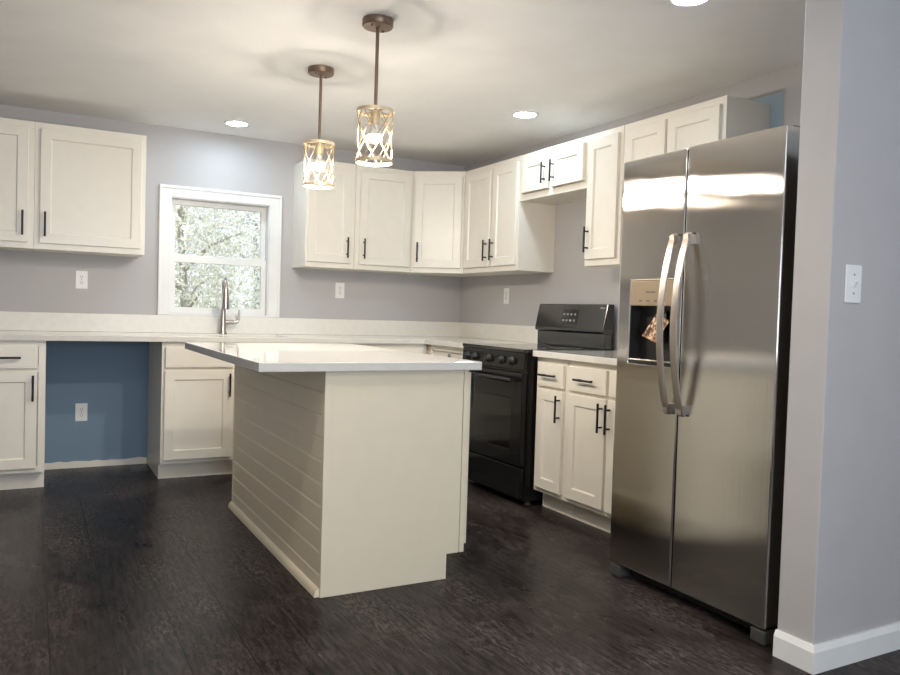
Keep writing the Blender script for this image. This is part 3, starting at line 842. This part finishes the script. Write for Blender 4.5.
# ------------------------------------------------------------------ outlets and switch
def outlet(loc, rz, label):
    t = thing('wall_outlet', label, 'outlet', loc, rz, group='wall outlets')
    MB().box(-0.037, 0.037, -0.007, -0.0005, -0.060, 0.060).build('cover_plate', 'plate', t, bevel=0.003)
    for s in (-1, 1):
        r_ = MB().box(-0.017, 0.017, -0.0085, -0.0071, s*0.0195-0.014, s*0.0195+0.014).build('receptacle', 'plate', t, bevel=0.002)
        q = MB()
        for dx in (-0.0065, 0.0065): q.box(dx-0.0013, dx+0.0013, -0.0090, -0.0086, s*0.0195-0.002, s*0.0195+0.008)
        q.lathe([(0.0026, -0.0090), (0.0026, -0.0086)], (0, 0, s*0.0195-0.008), 10, axis='y')
        q.build('slots', 'slot', r_)
    MB().lathe([(0.0035, -0.0085), (0.0035, -0.0071)], (0, 0, 0), 12, axis='y').build('screw', 'print', t)
    return t
ol = outlet((-2.896, 0, 1.258), 0, 'white wall outlet under the wide left wall cabinet')
def dup_outlet(loc, rz, label):
    c = copy_tree(ol); c.location = loc; c.rotation_euler = (0, 0, rz); c['label'] = label
dup_outlet((-1.078, 0, 1.260), 0, 'white wall outlet right of the window below the wall cabinets')
dup_outlet((-2.885, 0, 0.372), 0, 'white wall outlet low on the old blue wall of the empty bay')
dup_outlet((0, -0.726, 1.255), R90, 'white wall outlet on the right wall, left of the stove')

sw = thing('light_switch', 'white wall switch on the grey stub wall right of the fridge', 'switch', (-0.865, NY0, 1.248))
MB().box(-0.040, 0.040, -0.007, -0.0005, -0.061, 0.061).build('cover_plate', 'plate', sw, bevel=0.003)
MB().prism([(-0.0071, -0.014), (-0.0140, -0.002), (-0.0200, 0.006), (-0.0190, 0.010), (-0.0071, 0.012)], 'x', -0.005, 0.005).build('toggle', 'plate', sw, bevel=0.001)
for s in (-1, 1):
    MB().lathe([(0.0038, -0.0085), (0.0038, -0.0071)], (0, 0, s*0.030), 12, axis='y').build('screw', 'print', sw)

# ------------------------------------------------------------------ garden seen through the window
gd = MB().box(-16, 16, 0.16, 22, -0.45, -0.35).build('ground', 'lawn'); struct(gd)
def tree(loc, label, mat, h, w, n, trunk=0.07):
    t = thing('tree', label, 'tree', loc, group='trees outside the window')
    m = MB()
    m.tube([(0, 0, 0), (0.05, 0.02, h*0.35), (-0.03, 0.05, h*0.7), (0.02, 0, h*0.92)], [trunk, trunk*0.75, trunk*0.45, trunk*0.15], 10)
    for k in range(9):
        a = k*2.4; z = h*(0.22+0.07*k)
        m.tube([(0, 0, z), (w*0.3*math.cos(a), w*0.3*math.sin(a), z+h*0.09), (w*0.62*math.cos(a), w*0.62*math.sin(a), z+h*0.13)], [trunk*0.4, trunk*0.25, 0.008], 6)
    m.build('trunk', 'bark', t, smooth=True)
    fo = MB()
    for i in range(n):
        while True:
            p = Vector((random.uniform(-1, 1), random.uniform(-1, 1), random.uniform(-1, 1)))
            if 0.25 < p.length < 1: break
        c = Vector((p.x*w, p.y*w, h*0.56+p.z*h*0.46))
        s = random.uniform(0.02, 0.045)
        e1 = Vector((random.gauss(0, 1), random.gauss(0, 1), random.gauss(0, 1))).normalized()
        e2 = e1.orthogonal().normalized(); e3 = e1.cross(e2)
        fo.add([c-e1*s, c+e2*s*0.45+e3*s*0.12, c+e1*s, c-e2*s*0.45+e3*s*0.12], [(0, 1, 2, 3)])
    f_ = fo.build('foliage', mat, t)
    return t
tree((-1.75, 3.0, -0.35), 'pale yellow leafy tree outside, nearest the window and filling its left half', 'leaf_y', 3.2, 1.0, 11000)
tree((-0.25, 5.8, -0.35), 'silvery leafy tree outside, seen in the right half of the window', 'leaf_w', 4.0, 1.3, 14000)
tree((-0.1, 9.4, -0.35), 'light green leafy tree farthest behind, seen in gaps between the nearer trees', 'leaf', 5.0, 1.8, 12000)
